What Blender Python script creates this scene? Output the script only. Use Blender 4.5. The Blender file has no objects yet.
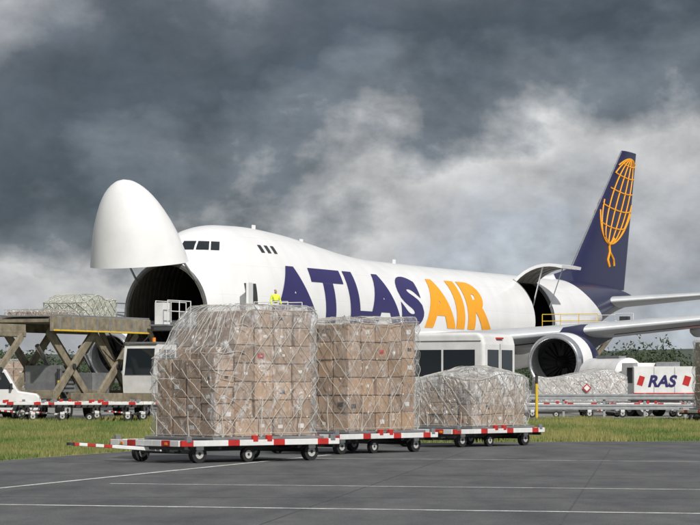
import bpy, bmesh, math, random
import numpy as np
from mathutils import Vector, Matrix, noise
random.seed(7); rng=np.random.default_rng(7)
R=math.radians
SC=bpy.context.scene
COL=SC.collection

# ------------------------------------------------------------------ camera
cd=bpy.data.cameras.new("camera"); cam=bpy.data.objects.new("camera",cd); COL.objects.link(cam)
cam.location=(0,0,1.7); cam.rotation_euler=(R(90),0,0)
cd.sensor_width=36; cd.lens=139.7; cd.shift_y=0.175; cd.clip_start=0.5; cd.clip_end=9000
SC.camera=cam
SC.view_settings.view_transform='Standard'; SC.view_settings.look='None'; SC.view_settings.exposure=0

# ------------------------------------------------------------------ materials
def nd(nt,t,**k):
    n=nt.nodes.new(t)
    for a,b in k.items(): setattr(n,a,b)
    return n
def mat(name,col,rough=0.5,metal=0.0,var=0.12,scale=3.0,bump=0.0,bscale=20.0,attr=None,coat=0.0):
    m=bpy.data.materials.new(name); m.use_nodes=True; nt=m.node_tree; b=nt.nodes["Principled BSDF"]
    b.inputs["Roughness"].default_value=rough; b.inputs["Metallic"].default_value=metal
    if coat: b.inputs["Coat Weight"].default_value=coat
    tc=nd(nt,"ShaderNodeTexCoord"); no=nd(nt,"ShaderNodeTexNoise"); no.inputs["Scale"].default_value=scale; no.inputs["Detail"].default_value=7
    no.inputs["Roughness"].default_value=.65
    nt.links.new(tc.outputs["Object"],no.inputs["Vector"])
    mr=nd(nt,"ShaderNodeMapRange"); mr.inputs[1].default_value=.3; mr.inputs[2].default_value=.7
    mr.inputs[3].default_value=1-var; mr.inputs[4].default_value=1+var*.5
    nt.links.new(no.outputs[0],mr.inputs[0])
    mx=nd(nt,"ShaderNodeVectorMath",operation='SCALE')
    if attr:
        at=nd(nt,"ShaderNodeAttribute",attribute_name=attr); nt.links.new(at.outputs["Color"],mx.inputs[0])
    else: mx.inputs[0].default_value=col[:3]
    nt.links.new(mr.outputs[0],mx.inputs["Scale"]); nt.links.new(mx.outputs[0],b.inputs["Base Color"])
    if bump:
        n2=nd(nt,"ShaderNodeTexNoise"); n2.inputs["Scale"].default_value=bscale; n2.inputs["Detail"].default_value=6
        nt.links.new(tc.outputs["Object"],n2.inputs["Vector"])
        bp=nd(nt,"ShaderNodeBump"); bp.inputs["Strength"].default_value=bump; bp.inputs["Distance"].default_value=.05
        nt.links.new(n2.outputs[0],bp.inputs["Height"]); nt.links.new(bp.outputs[0],b.inputs["Normal"])
    return m
WHITE=mat("white_paint",(.82,.825,.83),.35,var=.08,scale=.6,coat=.2)
VWHITE=mat("vehicle_white",(.76,.76,.75),.3,var=.18,scale=1.5,coat=.4)
NAVY=mat("navy_paint",(.011,.013,.062),.42,var=.15,scale=.5)
INDIGO=mat("indigo_lettering",(.026,.021,.12),.45,var=.1,scale=.5)
ORANGE=mat("orange_paint",(.88,.37,.01),.45,var=.08)
BLACK=mat("black_rubber",(.015,.015,.016),.75)
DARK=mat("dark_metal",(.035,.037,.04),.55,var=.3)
FAN=mat("fan_blades",(.011,.011,.012),.6,.2,var=.2)
GLASS=mat("dark_glass",(.015,.02,.025),.06,var=.05)
GREY=mat("grey_metal",(.3,.31,.32),.45,.5,var=.25)
LGREY=mat("wing_grey",(.52,.54,.56),.4,.1,var=.15,scale=.5)
SILVER=mat("silver",(.75,.76,.78),.22,.95,var=.05)
RED=mat("red_paint",(.5,.03,.025),.4,var=.25)
YEL=mat("yellow_paint",(.75,.5,.03),.45)
BRSTEEL=mat("weathered_loader_steel",(.29,.25,.18),.65,.1,var=.5,scale=2.5)
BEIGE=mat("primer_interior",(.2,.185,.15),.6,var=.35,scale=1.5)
HIVIS=mat("hivis_yellow",(.75,.85,.05),.6)
SKIN=mat("skin",(.45,.26,.18),.5); HAIR=mat("hair",(.03,.02,.015),.7); CLOTH=mat("dark_trousers",(.03,.035,.06),.8)
CARD=mat("cardboard",(.4,.3,.2),.8,var=.22,scale=4,attr="Col")
LABEL=mat("paper_label",(.75,.75,.73),.6,var=.05)
CORD=mat("net_cord",(.5,.49,.45),.7,var=.25,scale=9)
GALV=mat("galvanised_steel",(.42,.44,.46),.45,.5,var=.25,scale=4)
WHEELW=mat("wheel_rim",(.5,.5,.48),.45,var=.3)
BEACON=mat("orange_lens",(.8,.25,.02),.2)

def M_(nt,op,a,b_=None,clamp=False):
    n=nd(nt,"ShaderNodeMath",operation=op); n.use_clamp=clamp
    for i,x in enumerate((a,b_)):
        if x is None: continue
        if isinstance(x,(int,float)): n.inputs[i].default_value=x
        else: nt.links.new(x,n.inputs[i])
    return n.outputs[0]
def film_mat(name,lo,hi,colr=(.86,.87,.88),zt=(1.2,2.8,.14)):
    m=bpy.data.materials.new(name); m.use_nodes=True; nt=m.node_tree; b=nt.nodes["Principled BSDF"]; out=nt.nodes["Material Output"]
    b.inputs["Base Color"].default_value=(*colr,1); b.inputs["Roughness"].default_value=.16
    tc=nd(nt,"ShaderNodeTexCoord"); mp=nd(nt,"ShaderNodeMapping"); mp.inputs["Scale"].default_value=(1,1,.5); mp.inputs["Rotation"].default_value=(.3,.25,0)
    nt.links.new(tc.outputs["Object"],mp.inputs[0])
    n=nd(nt,"ShaderNodeTexNoise"); n.inputs["Scale"].default_value=2.4; n.inputs["Detail"].default_value=9; n.inputs["Distortion"].default_value=1.8; n.inputs["Roughness"].default_value=.66
    nt.links.new(mp.outputs[0],n.inputs["Vector"])
    mr=nd(nt,"ShaderNodeMapRange"); mr.inputs[1].default_value=.50; mr.inputs[2].default_value=.70; mr.inputs[3].default_value=lo; mr.inputs[4].default_value=hi
    nt.links.new(n.outputs[0],mr.inputs[0])
    sp=nd(nt,"ShaderNodeSeparateXYZ"); nt.links.new(tc.outputs["Object"],sp.inputs[0])
    mz=nd(nt,"ShaderNodeMapRange"); mz.inputs[1].default_value=zt[0]; mz.inputs[2].default_value=zt[1]; mz.inputs[3].default_value=0; mz.inputs[4].default_value=zt[2]; nt.links.new(sp.outputs[2],mz.inputs[0])
    fac=M_(nt,'ADD',mr.outputs[0],M_(nt,'MULTIPLY',mz.outputs[0],M_(nt,'MULTIPLY',n.outputs[0],2.0)),True)
    n2=nd(nt,"ShaderNodeTexNoise"); n2.inputs["Scale"].default_value=4.5; n2.inputs["Detail"].default_value=6; n2.inputs["Distortion"].default_value=2.5
    nt.links.new(mp.outputs[0],n2.inputs["Vector"])
    bp=nd(nt,"ShaderNodeBump"); bp.inputs["Strength"].default_value=1.0; bp.inputs["Distance"].default_value=.14
    nt.links.new(n2.outputs[0],bp.inputs["Height"]); nt.links.new(bp.outputs[0],b.inputs["Normal"])
    tr=nd(nt,"ShaderNodeBsdfTransparent"); mx=nd(nt,"ShaderNodeMixShader"); gl=nd(nt,"ShaderNodeBsdfGlossy"); gl.inputs["Roughness"].default_value=.12; nt.links.new(bp.outputs[0],gl.inputs["Normal"])
    m0=nd(nt,"ShaderNodeMixShader"); m0.inputs[0].default_value=.11; nt.links.new(tr.outputs[0],m0.inputs[1]); nt.links.new(gl.outputs[0],m0.inputs[2])
    nt.links.new(fac,mx.inputs[0]); nt.links.new(m0.outputs[0],mx.inputs[1]); nt.links.new(b.outputs[0],mx.inputs[2])
    nt.links.new(mx.outputs[0],out.inputs[0]); return m
FILM1=film_mat("stretch_film",.05,.6); FILM2=film_mat("stretch_film_thin",.04,.4,(.8,.81,.82),(1.5,2.8,.08)); FILM3=film_mat("stretch_film_thick",.08,.65,zt=(.4,1.4,.32)); FILM4=film_mat("stretch_film_white",.5,.95); FILMG=film_mat("film_pale_green",.6,.95,(.7,.76,.66))

# ------------------------------------------------------------------ builder
class B:
    def __init__(s): s.v=[];s.f=[];s.m=[];s.sm=[];s.mats=[]
    def mi(s,m):
        if m not in s.mats: s.mats.append(m)
        return s.mats.index(m)
    def add(s,vs,fs,m,smooth=False):
        o=len(s.v); s.v+= [tuple(v) for v in vs]; k=s.mi(m)
        for f in fs: s.f.append([o+i for i in f]); s.m.append(k); s.sm.append(smooth)
    def box(s,c,size,m,rz=0,ry=0,rx=0):
        M=Matrix.Translation(c)@Matrix.Rotation(rz,4,'Z')@Matrix.Rotation(ry,4,'Y')@Matrix.Rotation(rx,4,'X')
        a,b,d=[x/2 for x in size]
        vs=[M@Vector(p) for p in [(-a,-b,-d),(a,-b,-d),(a,b,-d),(-a,b,-d),(-a,-b,d),(a,-b,d),(a,b,d),(-a,b,d)]]
        s.add(vs,[(0,3,2,1),(4,5,6,7),(0,1,5,4),(1,2,6,5),(2,3,7,6),(3,0,4,7)],m)
    def beam(s,p0,p1,w,h,m):
        p0=Vector(p0);p1=Vector(p1);d=(p1-p0); d.normalize()
        up=Vector((0,0,1)) if abs(d.z)<.95 else Vector((1,0,0))
        sd=d.cross(up).normalized(); u=sd.cross(d)
        vs=[]
        for p in (p0,p1):
            for a,b in ((-1,-1),(1,-1),(1,1),(-1,1)): vs.append(p+sd*a*w/2+u*b*h/2)
        s.add(vs,[(0,1,2,3),(7,6,5,4),(0,4,5,1),(1,5,6,2),(2,6,7,3),(3,7,4,0)],m)
    def cyl(s,p0,p1,r,m,n=14,r1=None,caps=True):
        p0=Vector(p0);p1=Vector(p1);d=(p1-p0).normalized(); r1=r if r1 is None else r1
        up=Vector((0,0,1)) if abs(d.z)<.9 else Vector((1,0,0))
        a=d.cross(up).normalized(); b=d.cross(a)
        vs=[p0+(a*math.cos(t)+b*math.sin(t))*r for t in [2*math.pi*i/n for i in range(n)]]+[p1+(a*math.cos(t)+b*math.sin(t))*r1 for t in [2*math.pi*i/n for i in range(n)]]
        s.add(vs,[(i,(i+1)%n,n+(i+1)%n,n+i) for i in range(n)],m,True)
        if caps:
            s.add(vs,[tuple(range(n))[::-1],tuple(range(n,2*n))],m)
    def prism(s,prof,y0,y1,m):
        n=len(prof); vs=[(x,y0,z) for x,z in prof]+[(x,y1,z) for x,z in prof]
        s.add(vs,[tuple(range(n)),tuple(range(n,2*n))[::-1]]+[(i,n+i,n+(i+1)%n,(i+1)%n) for i in range(n)],m)
    def wheel(s,c,r,w,axis=(0,1,0),rim=WHEELW):
        c=Vector(c);a=Vector(axis).normalized()*w/2
        s.cyl(c-a,c+a,r,BLACK,20); s.cyl(c-a*1.06,c+a*1.06,r*.55,rim,14); s.cyl(c-a*1.12,c+a*1.12,r*.2,DARK,8)
    def build(s,name,parent=None,loc=(0,0,0),rz=0,bevel=0,seg=2):
        me=bpy.data.meshes.new(name); me.from_pydata(s.v,[],s.f); 
        for m in s.mats: me.materials.append(m)
        me.polygons.foreach_set("material_index",s.m); me.polygons.foreach_set("use_smooth",s.sm); me.update()
        bm=bmesh.new(); bm.from_mesh(me); bmesh.ops.recalc_face_normals(bm,faces=bm.faces); bm.to_mesh(me); bm.free()
        o=bpy.data.objects.new(name,me); COL.objects.link(o); o.location=loc; o.rotation_euler=(0,0,rz)
        if parent: o.parent=parent
        if bevel:
            b=o.modifiers.new("bevel",'BEVEL'); b.width=bevel; b.segments=seg; b.limit_method='ANGLE'; b.angle_limit=R(40)
        return o
def empty(name,loc=(0,0,0),rz=0):
    o=bpy.data.objects.new(name,None); COL.objects.link(o); o.location=loc; o.rotation_euler=(0,0,rz); return o
def curves(name,paths,r,m,parent=None,res=1):
    c=bpy.data.curves.new(name,'CURVE'); c.dimensions='3D'; c.bevel_depth=r; c.bevel_resolution=res
    for p in paths:
        if len(p)<2: continue
        sp=c.splines.new('POLY'); sp.points.add(len(p)-1)
        sp.points.foreach_set("co",[q for v in p for q in (*v,1.0)])
    c.materials.append(m); o=bpy.data.objects.new(name,c); COL.objects.link(o)
    if parent: o.parent=parent
    return o
def grid(name,P,m,parent=None,closeu=False,smooth=True,flip=False,mask=None):
    ni=len(P);nj=len(P[0]); vs=[tuple(p) for r in P for p in r]; fs=[]
    for i in range(ni-1):
        for j in range(nj if closeu else nj-1):
            if mask and mask(i,j): continue
            a=i*nj+j;b=i*nj+(j+1)%nj;c=(i+1)*nj+(j+1)%nj;d=(i+1)*nj+j
            fs.append((a,b,c,d) if not flip else (d,c,b,a))
    me=bpy.data.meshes.new(name); me.from_pydata(vs,[],fs); me.materials.append(m)
    me.polygons.foreach_set("use_smooth",[smooth]*len(fs)); me.update()
    o=bpy.data.objects.new(name,me); COL.objects.link(o)
    if parent:o.parent=parent
    return o

# ------------------------------------------------------------------ aircraft
def pchip(tab):
    xs=np.array([t[0] for t in tab],float);ys=np.array([t[1] for t in tab],float)
    h=np.diff(xs);d=np.diff(ys)/h;m=np.zeros_like(ys)
    for i in range(1,len(xs)-1):
        if d[i-1]*d[i]>0:
            w1=2*h[i]+h[i-1];w2=h[i]+2*h[i-1]; m[i]=(w1+w2)/(w1/d[i-1]+w2/d[i])
    m[0]=d[0];m[-1]=d[-1]
    def f(x):
        x=min(max(x,xs[0]),xs[-1]); i=int(min(max(np.searchsorted(xs,x)-1,0),len(xs)-2)); t=(x-xs[i])/h[i]
        return (2*t**3-3*t*t+1)*ys[i]+(t**3-2*t*t+t)*h[i]*m[i]+(-2*t**3+3*t*t)*ys[i+1]+(t**3-t*t)*h[i]*m[i+1]
    return f
CUT=4.0
ftop=pchip([(0,4.3),(.05,4.68),(.15,4.98),(.4,5.42),(.8,5.95),(1.5,6.65),(2.5,7.4),(4.0,8.2),(4.6,8.6),(5.2,9.15),(5.8,9.6),(7,10.05),(9,10.33),(12,10.4),(16,10.22),(20,9.85),(24,9.45),(28,9.25),(40,9.2),(56,9.2),(64,9.25),(70,9.15),(76,8.7),(78,8.3)])
fbot=pchip([(0,4.3),(.05,4.05),(.15,3.88),(.4,3.62),(.8,3.36),(1.5,3.1),(2.5,2.92),(4.0,2.8),(8,2.6),(12,2.55),(50,2.6),(54,2.9),(60,4.2),(66,5.8),(72,7.1),(78,8.0)])
fw=pchip([(0,0.01),(.05,.32),(.15,.55),(.4,.92),(.8,1.28),(1.5,1.7),(2.5,2.12),(4.0,2.5),(6,2.85),(9,3.12),(12,3.25),(54,3.25),(60,2.85),(66,2.1),(72,1.2),(78,.25)])
fzc=pchip([(0,4.3),(4,5.4),(10,5.9),(56,5.9),(64,6.9),(72,8.0),(78,8.15)])
def surfT(s,th,off=0):
    w=fw(s)+off; zc=fzc(s); zt=ftop(s)-zc+off; zb=zc-fbot(s)+off
    c=math.cos(th);q=math.sin(th)
    return Vector((s,-w*c,zc+(zt if q>0 else zb)*q))
def surfZ(s,z,off=0,side=-1):
    zc=fzc(s); H=(ftop(s)-zc) if z>zc else (zc-fbot(s)); q=max(-1,min(1,(z-zc)/H)); th=math.asin(q)
    p=surfT(s,th,off); p.y*=(-side); return p
A_AX=Vector((.427,.906,0)).normalized()
plane=empty("cargo_aircraft",(-11.335,138.47,0),math.atan2(A_AX.y,A_AX.x))
FUS=bpy.data.materials.new("fuselage_paint"); FUS.use_nodes=True; nt=FUS.node_tree; b=nt.nodes["Principled BSDF"]; b.inputs["Roughness"].default_value=.33; b.inputs["Coat Weight"].default_value=.2
tc=nd(nt,"ShaderNodeTexCoord"); sp=nd(nt,"ShaderNodeSeparateXYZ"); nt.links.new(tc.outputs["Object"],sp.inputs[0])
zz=M_(nt,'SUBTRACT',9.3,sp.outputs[2]); zz2=M_(nt,'MULTIPLY',M_(nt,'MULTIPLY',zz,zz),.55)
edge=M_(nt,'SUBTRACT',M_(nt,'SUBTRACT',sp.outputs[0],60.5),zz2)
mask=M_(nt,'MULTIPLY',edge,30,True)
mps=nd(nt,"ShaderNodeMapping"); mps.inputs["Scale"].default_value=(1,1,.3); nt.links.new(tc.outputs["Object"],mps.inputs[0])
no=nd(nt,"ShaderNodeTexNoise"); no.inputs["Scale"].default_value=.8; no.inputs["Detail"].default_value=8; nt.links.new(mps.outputs[0],no.inputs["Vector"])
fr=M_(nt,'ABSOLUTE',M_(nt,'SUBTRACT',M_(nt,'FRACT',M_(nt,'MULTIPLY',sp.outputs[0],.38)),.5))
pj=M_(nt,'GREATER_THAN',fr,.494)
frz=M_(nt,'ABSOLUTE',M_(nt,'SUBTRACT',M_(nt,'FRACT',M_(nt,'MULTIPLY',sp.outputs[2],.62)),.5)); pj=M_(nt,'MAXIMUM',pj,M_(nt,'GREATER_THAN',frz,.493))
dirt=nd(nt,"ShaderNodeMapRange"); dirt.inputs[1].default_value=.3;dirt.inputs[2].default_value=.7;dirt.inputs[3].default_value=.92;dirt.inputs[4].default_value=1.02; nt.links.new(no.outputs[0],dirt.inputs[0])
fac=M_(nt,'MULTIPLY',dirt.outputs[0],M_(nt,'SUBTRACT',1.0,M_(nt,'MULTIPLY',pj,.09)))
mc=nd(nt,"ShaderNodeMix",data_type='RGBA'); mc.inputs[6].default_value=(.82,.825,.83,1); mc.inputs[7].default_value=(.011,.013,.062,1); nt.links.new(mask,mc.inputs[0])
sv=nd(nt,"ShaderNodeVectorMath",operation='SCALE'); nt.links.new(mc.outputs[2],sv.inputs[0]); nt.links.new(fac,sv.inputs["Scale"]); nt.links.new(sv.outputs[0],b.inputs["Base Color"])

ths=sorted(set([round(-180+i*6.0,3) for i in range(60)]+[-7.0,58.0])-{-6.0,60.0}); ths=[R(t) for t in ths]
S0,S1=48.7,52.4
st=[CUT,4.3,4.6,4.9,5.2,5.5,5.8,6.2,6.6,7,7.6,8.3,9]+list(np.arange(10,48.1,1.0))+[S0,49.6,50.5,51.4,S1]+list(np.arange(53.4,78.1,.9))
st=[float(x) for x in st]; st[-1]=78.0
def doorhole(i,j):
    s=(st[i]+st[i+1])/2
    a=ths[j]; bq=ths[(j+1)%len(ths)]; t=(a+bq)/2 if bq>a else math.pi
    return S0<s<S1 and R(-7)<t<R(58)
grid("fuselage",[[surfT(s,t) for t in ths] for s in st],FUS,plane,True,mask=doorhole)
grid("cabin_lining",[[surfT(s,t,-.16) for t in ths] for s in st[:-8]],BEIGE,plane,True,mask=doorhole,flip=True)
grid("nose_opening_rim",[[surfT(CUT,t,0) for t in ths],[surfT(CUT,t,-.16) for t in ths]],GREY,plane,True,smooth=False)
bb=B()
for s in [CUT+.05+.6*i for i in range(12)]:
    for k in range(len(ths)):
        a=surfT(s,ths[k],-.22);c=surfT(s,ths[(k+1)%len(ths)],-.22); bb.beam(a,c,.05,.1,BEIGE)
bb.box((31,0,5.0),(52,5.2,.12),GREY)
bb.box((4.9,0,5.0),(1.6,4.3,.12),GREY)
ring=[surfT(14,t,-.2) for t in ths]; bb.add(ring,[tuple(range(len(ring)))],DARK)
for i in range(4): bb.box((5.4+i*1.4,0,5.11),(.1,4.2,.05),DARK)
bb.build("cabin_structure",plane)
cb=B()
for s in (S0,S1):
    pts=[surfT(s,R(-7+65*i/10),.0) for i in range(11)]
    for i in range(10): cb.beam(pts[i]+Vector((0,.12,0)),pts[i+1]+Vector((0,.12,0)),.12,.22,GREY)
cb.beam(surfT(S0,R(-7))+Vector((0,.15,-.05)),surfT(S1,R(-7))+Vector((0,.15,-.05)),.3,.15,GREY)
cb.build("rear_door_surround",plane)
hinge=surfT(50.5,R(58))
ang=R(80)
def rotx(p,a):
    y=p.y-hinge.y;z=p.z-hinge.z; c=math.cos(-a);q=math.sin(-a); return Vector((p.x,hinge.y+y*c-z*q,hinge.z+y*q+z*c))
dl=[];dl2=[]
for i in range(9):
    t=R(-7+65*i/8); dl.append([rotx(surfT(S0+(S1-S0)*k/4,t,.03),ang) for k in range(5)]); dl2.append([rotx(surfT(S0+(S1-S0)*k/4,t,-.17),ang) for k in range(5)])
grid("rear_cargo_door_outer",dl,WHITE,plane); grid("rear_cargo_door_inner",dl2,BEIGE,plane)
eb=B()
for k in (0,4):
    for i in range(8): eb.add([dl[i][k],dl[i+1][k],dl2[i+1][k],dl2[i][k]],[(0,1,2,3)],WHITE)
eb.add([dl[0][0],dl[0][4],dl2[0][4],dl2[0][0]],[(0,1,2,3)],WHITE)
for k in (1,2,3):
    for i in range(8): eb.beam(dl2[i][k],dl2[i+1][k],.06,.1,GREY)
for k in (0,4): eb.beam(surfT(S0+.3 if k==0 else S1-.3,R(20),-.1),dl2[3][k],.07,.07,SILVER)
eb.build("rear_cargo_door_edge",plane)
hz=ftop(CUT)+.02; NA=R(83)
def rn(p):
    x=(p.x-CUT)*1.11;z=p.z-hz;c=math.cos(NA);q=math.sin(NA)
    return Vector((CUT+x*c+z*q, p.y, hz-x*q+z*c))
ns=[0,.02,.05,.1,.15,.25,.4,.6,.8,1.1,1.5,2,2.5,3,3.5,CUT-.02]
grid("nose_door",[[rn(surfT(s,t)) for t in ths] for s in ns],WHITE,plane,True)
grid("nose_door_lining",[[rn(surfT(s,t,-.2)) for t in ths] for s in ns[9:]],BEIGE,plane,True,flip=True)
grid("nose_door_rim",[[rn(surfT(CUT-.02,t,0)) for t in ths],[rn(surfT(CUT-.02,t,-.2)) for t in ths]],GREY,plane,True,smooth=False)
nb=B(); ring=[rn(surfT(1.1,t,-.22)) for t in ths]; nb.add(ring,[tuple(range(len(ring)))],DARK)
for s in (2.0,2.9,3.7):
    for k in range(len(ths)): nb.beam(rn(surfT(s,ths[k],-.26)),rn(surfT(s,ths[(k+1)%len(ths)],-.26)),.06,.12,GREY)
for sdd in (-1,1): nb.cyl(surfZ(CUT+.2,7.2,-.3,sdd),rn(Vector((2.6,sdd*1.5,5.6))),.06,SILVER,8)
for y in (-.9,.9): nb.box((CUT+.05,y,hz-.05),(.5,.25,.25),GREY)
nb.build("nose_door_structure",plane)
def patch(name,corner,m,off=.02,n=6,side=-1):
    rows=[[surfZ(*corner(u/n,v/n),off,side) for u in range(n+1)] for v in range(n+1)]
    return grid(name,rows,m,plane)
def sf(z):
    lo,hi=CUT,9.0
    for _ in range(40):
        mid=(lo+hi)/2
        if ftop(mid)<z: lo=mid
        else: hi=mid
    return hi
for side in (-1,1):
    for (d0,d1) in ((.03,.28),(.34,.85),(.95,1.5)):
        z0,z1=8.8,9.28
        patch("cockpit_window",lambda u,v:(sf(z0+(z1-z0)*v)+d0+(d1-d0)*u,z0+(z1-z0)*v),GLASS,.02,6,side)
    for k in range(3):
        patch("upper_window",lambda u,v:(10.3+k*.72+.36*u,8.85+.42*v),GLASS,.02,3,side)
patch("forward_doorway_shade_panel",lambda u,v:(7.35+1.15*u,5.15+1.95*v),DARK,.015,8)  # no hole here: dark panel on the skin, doorway shade put into its colour
dlf=B(); dlf.box((0,0,0),(1.15,.14,1.95),WHITE); dlf.build("forward_door_leaf",plane,(6.75,-3.5,6.15),R(14),.06)
def maptext(ch,s0,s1,z0,z1,m):
    cu=bpy.data.curves.new("t",'FONT'); cu.body=ch; cu.offset=.058; cu.resolution_u=6
    ob=bpy.data.objects.new("t",cu); COL.objects.link(ob); bpy.context.view_layer.update()
    dg=bpy.context.evaluated_depsgraph_get(); me=bpy.data.meshes.new_from_object(ob.evaluated_get(dg)); bpy.data.objects.remove(ob)
    bm=bmesh.new(); bm.from_mesh(me)
    xs=[v.co.x for v in bm.verts]; ys=[v.co.y for v in bm.verts]; x0,x1,y0,y1=min(xs),max(xs),min(ys),max(ys)
    for v in bm.verts: v.co=Vector((s0+(v.co.x-x0)/(x1-x0)*(s1-s0),z0+(v.co.y-y0)/(y1-y0)*(z1-z0),0))
    for k in range(1,24):
        g=bm.verts[:]+bm.edges[:]+bm.faces[:]; bmesh.ops.bisect_plane(bm,geom=g,plane_co=(0,z0+(z1-z0)*k/24,0),plane_no=(0,1,0))
    n=int((s1-s0)/.5)
    for k in range(1,n):
        g=bm.verts[:]+bm.edges[:]+bm.faces[:]; bmesh.ops.bisect_plane(bm,geom=g,plane_co=(s0+(s1-s0)*k/n,0,0),plane_no=(1,0,0))
    for v in bm.verts: v.co=surfZ(v.co.x,v.co.y,.025)
    bm.to_mesh(me); bm.free(); me.materials.clear(); me.materials.append(m)
    for p in me.polygons: p.use_smooth=True
    o=bpy.data.objects.new("lettering",me); COL.objects.link(o); o.parent=plane
for ch,a,c in (("A",10.1,15.6),("T",15.1,19.3),("L",19.8,22.9),("A",22.2,27.0),("S",26.9,30.2)): maptext(ch,a,c,5.2,8.2,INDIGO)
for ch,a,c in (("A",30.4,35.2),("I",35.3,36.6),("R",37.1,41.0)): maptext(ch,a,c,5.2,8.2,ORANGE)
def foil(n=14):
    pts=[]
    for i in range(n+1):
        x=.5*(1-math.cos(math.pi*i/n)); t=5*(.2969*math.sqrt(x)-.126*x-.3516*x*x+.2843*x**3-.1015*x**4); pts.append((x,t))
    return [(x,t) for x,t in pts]+[(x,-t*.75) for x,t in pts[::-1][1:-1]]
F=foil()
def surface(name,secs,m,side):
    P=[[Vector((le+x*c,side*y,z+t*th)) for x,t in F] for (y,le,c,z,th) in secs]
    o=grid(name,P,m,plane,True); 
    e=B(); e.add(P[-1],[tuple(range(len(P[-1])))],m); e.build(name+"_tip",plane); return o
for sd,nm in ((-1,"port"),(1,"starboard")):
    surface(nm+"_wing",[(2.6,23,17,3.7,2.0),(3.4,24,15.6,3.85,1.8),(8,28.2,12,4.4,1.35),(13,32.6,9.8,5.0,1.05),(20,38.4,7.6,5.85,.75),(27,44.4,5.6,6.8,.5),(32.5,49.4,3.8,7.5,.3),(34.6,52.6,1.4,7.8,.1)],LGREY,sd)
    surface(nm+"_stabiliser",[(.3,66,9.8,7.7,1.0),(2,67.5,8.6,7.85,.85),(7,72.2,5.4,8.35,.5),(11,76,2.8,8.75,.25),(11.4,76.8,1.6,8.8,.12)],LGREY,sd)
    sl_=[]
    for (pa,pb,fx) in (((4.5,25,15.0,4.0,1.7),(12.5,32.2,10.0,4.94,1.08),.14),((13.8,33.3,9.5,5.1,1.0),(20.3,38.7,7.5,5.9,.74),.15)):
        sl_.append([Vector(((pa[1]+(pb[1]-pa[1])*k/8)+(pa[2]+(pb[2]-pa[2])*k/8)*fx, sd*(pa[0]+(pb[0]-pa[0])*k/8), (pa[3]+(pb[3]-pa[3])*k/8)-.33*(pa[4]+(pb[4]-pa[4])*k/8))) for k in range(9)])
    curves("slat_gap",sl_,.05,DARK,plane)
    for (y,xx,zc,l) in ((6.5,38.0,4.0,5.5),(10.5,40.4,4.5,5),(16.5,43.3,5.1,4.4),(23,47,5.9,3.8)):
        n=10; rows=[]
        for i in range(n+1):
            t=i/n; r=.42*math.sin(math.pi*min(.999,max(.001,t**.7)))+.01
            rows.append([Vector((xx-l/2+l*t,sd*y+r*.7*math.cos(a),zc+r*math.sin(a))) for a in [2*math.pi*k/10 for k in range(10)]])
        grid("flap_fairing",rows,LGREY,plane,True)
    for (ye,le,zc) in ((12.5,32.8,3.05),(21.4,39.6,3.6)):
        x0=le-5.0
        def lathe(name,prof,m):
            return grid(name,[[Vector((x0+x,sd*ye+r*math.cos(a),zc+r*math.sin(a)*.98)) for a in [2*math.pi*k/40 for k in range(40)]] for x,r in prof],m,plane,True)
        lathe("engine_lip",[(.55,1.3),(.25,1.34),(.06,1.42),(0,1.5),(.06,1.58),(.25,1.66),(.5,1.7)],SILVER)
        lathe("engine_cowl_front",[(.5,1.7),(.9,1.75),(1.5,1.78),(1.9,1.78)],WHITE)
        lathe("engine_cowl",[(1.9,1.78),(2.4,1.77),(3.2,1.66),(4.0,1.45),(4.4,1.32)],NAVY)
        lathe("engine_duct",[(.55,1.3),(1.3,1.33),(1.75,1.33),(1.75,.05)],DARK)
        lathe("engine_spinner",[(1.0,.02),(1.2,.18),(1.5,.36),(1.74,.45)],FAN)
        lathe("engine_core",[(4.3,1.3),(4.3,.9),(5.2,.78),(5.8,.6),(5.9,.4),(6.8,.08)],GREY)
        e=B()
        for k in range(22):
            a=2*math.pi*k/22; e.beam((x0+1.6,sd*ye+.4*math.cos(a),zc+.4*math.sin(a)),(x0+1.65,sd*ye+1.28*math.cos(a+.2),zc+1.28*math.sin(a+.2)),.2,.03,FAN)
        zt=zc+1.6
        e.prism([(x0+1.3,zt),(x0+2.2,zt+.45),(le+1,zc+2.0+.35),(le+5,zc+1.6),(x0+5.6,zc+.7),(x0+3.6,zc+1.2)],sd*ye-.2,sd*ye+.2,NAVY)
        e.build("engine_pylon",plane)
rows=[]
for i in range(21):
    t=i/20; s=20+26*t; k=math.sin(math.pi*min(max(t,.001),.999))**.5
    rows.append([Vector((s,(3.3*k+.3)*math.cos(a)*1.05,4.1+(1.9*k+.1)*math.sin(a)*1.0-.2)) for a in [2*math.pi*q/28 for q in range(28)]])
grid("belly_fairing",rows,WHITE,plane,True)
zf0,zf1=8.9,19.5
def fin_b(z):
    t=(z-9.2)/10.3; return 63+12.0*t,75.6+2.7*t
def fin_th(z): t=(z-9.2)/10.3; return 1.0-.68*t
fr_=[]
for i in range(9):
    z=zf0+(zf1-zf0)*i/8; le,te=fin_b(z); fr_.append([Vector((le+x*(te-le),t*fin_th(z)*(1 if k<15 else 1.33),z)) for k,(x,t) in enumerate(F)])
grid("tail_fin",fr_,NAVY,plane,True)
fb=B(); fb.add(fr_[-1],[tuple(range(len(F)))],WHITE); fb.build("tail_fin_tip",plane)
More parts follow.
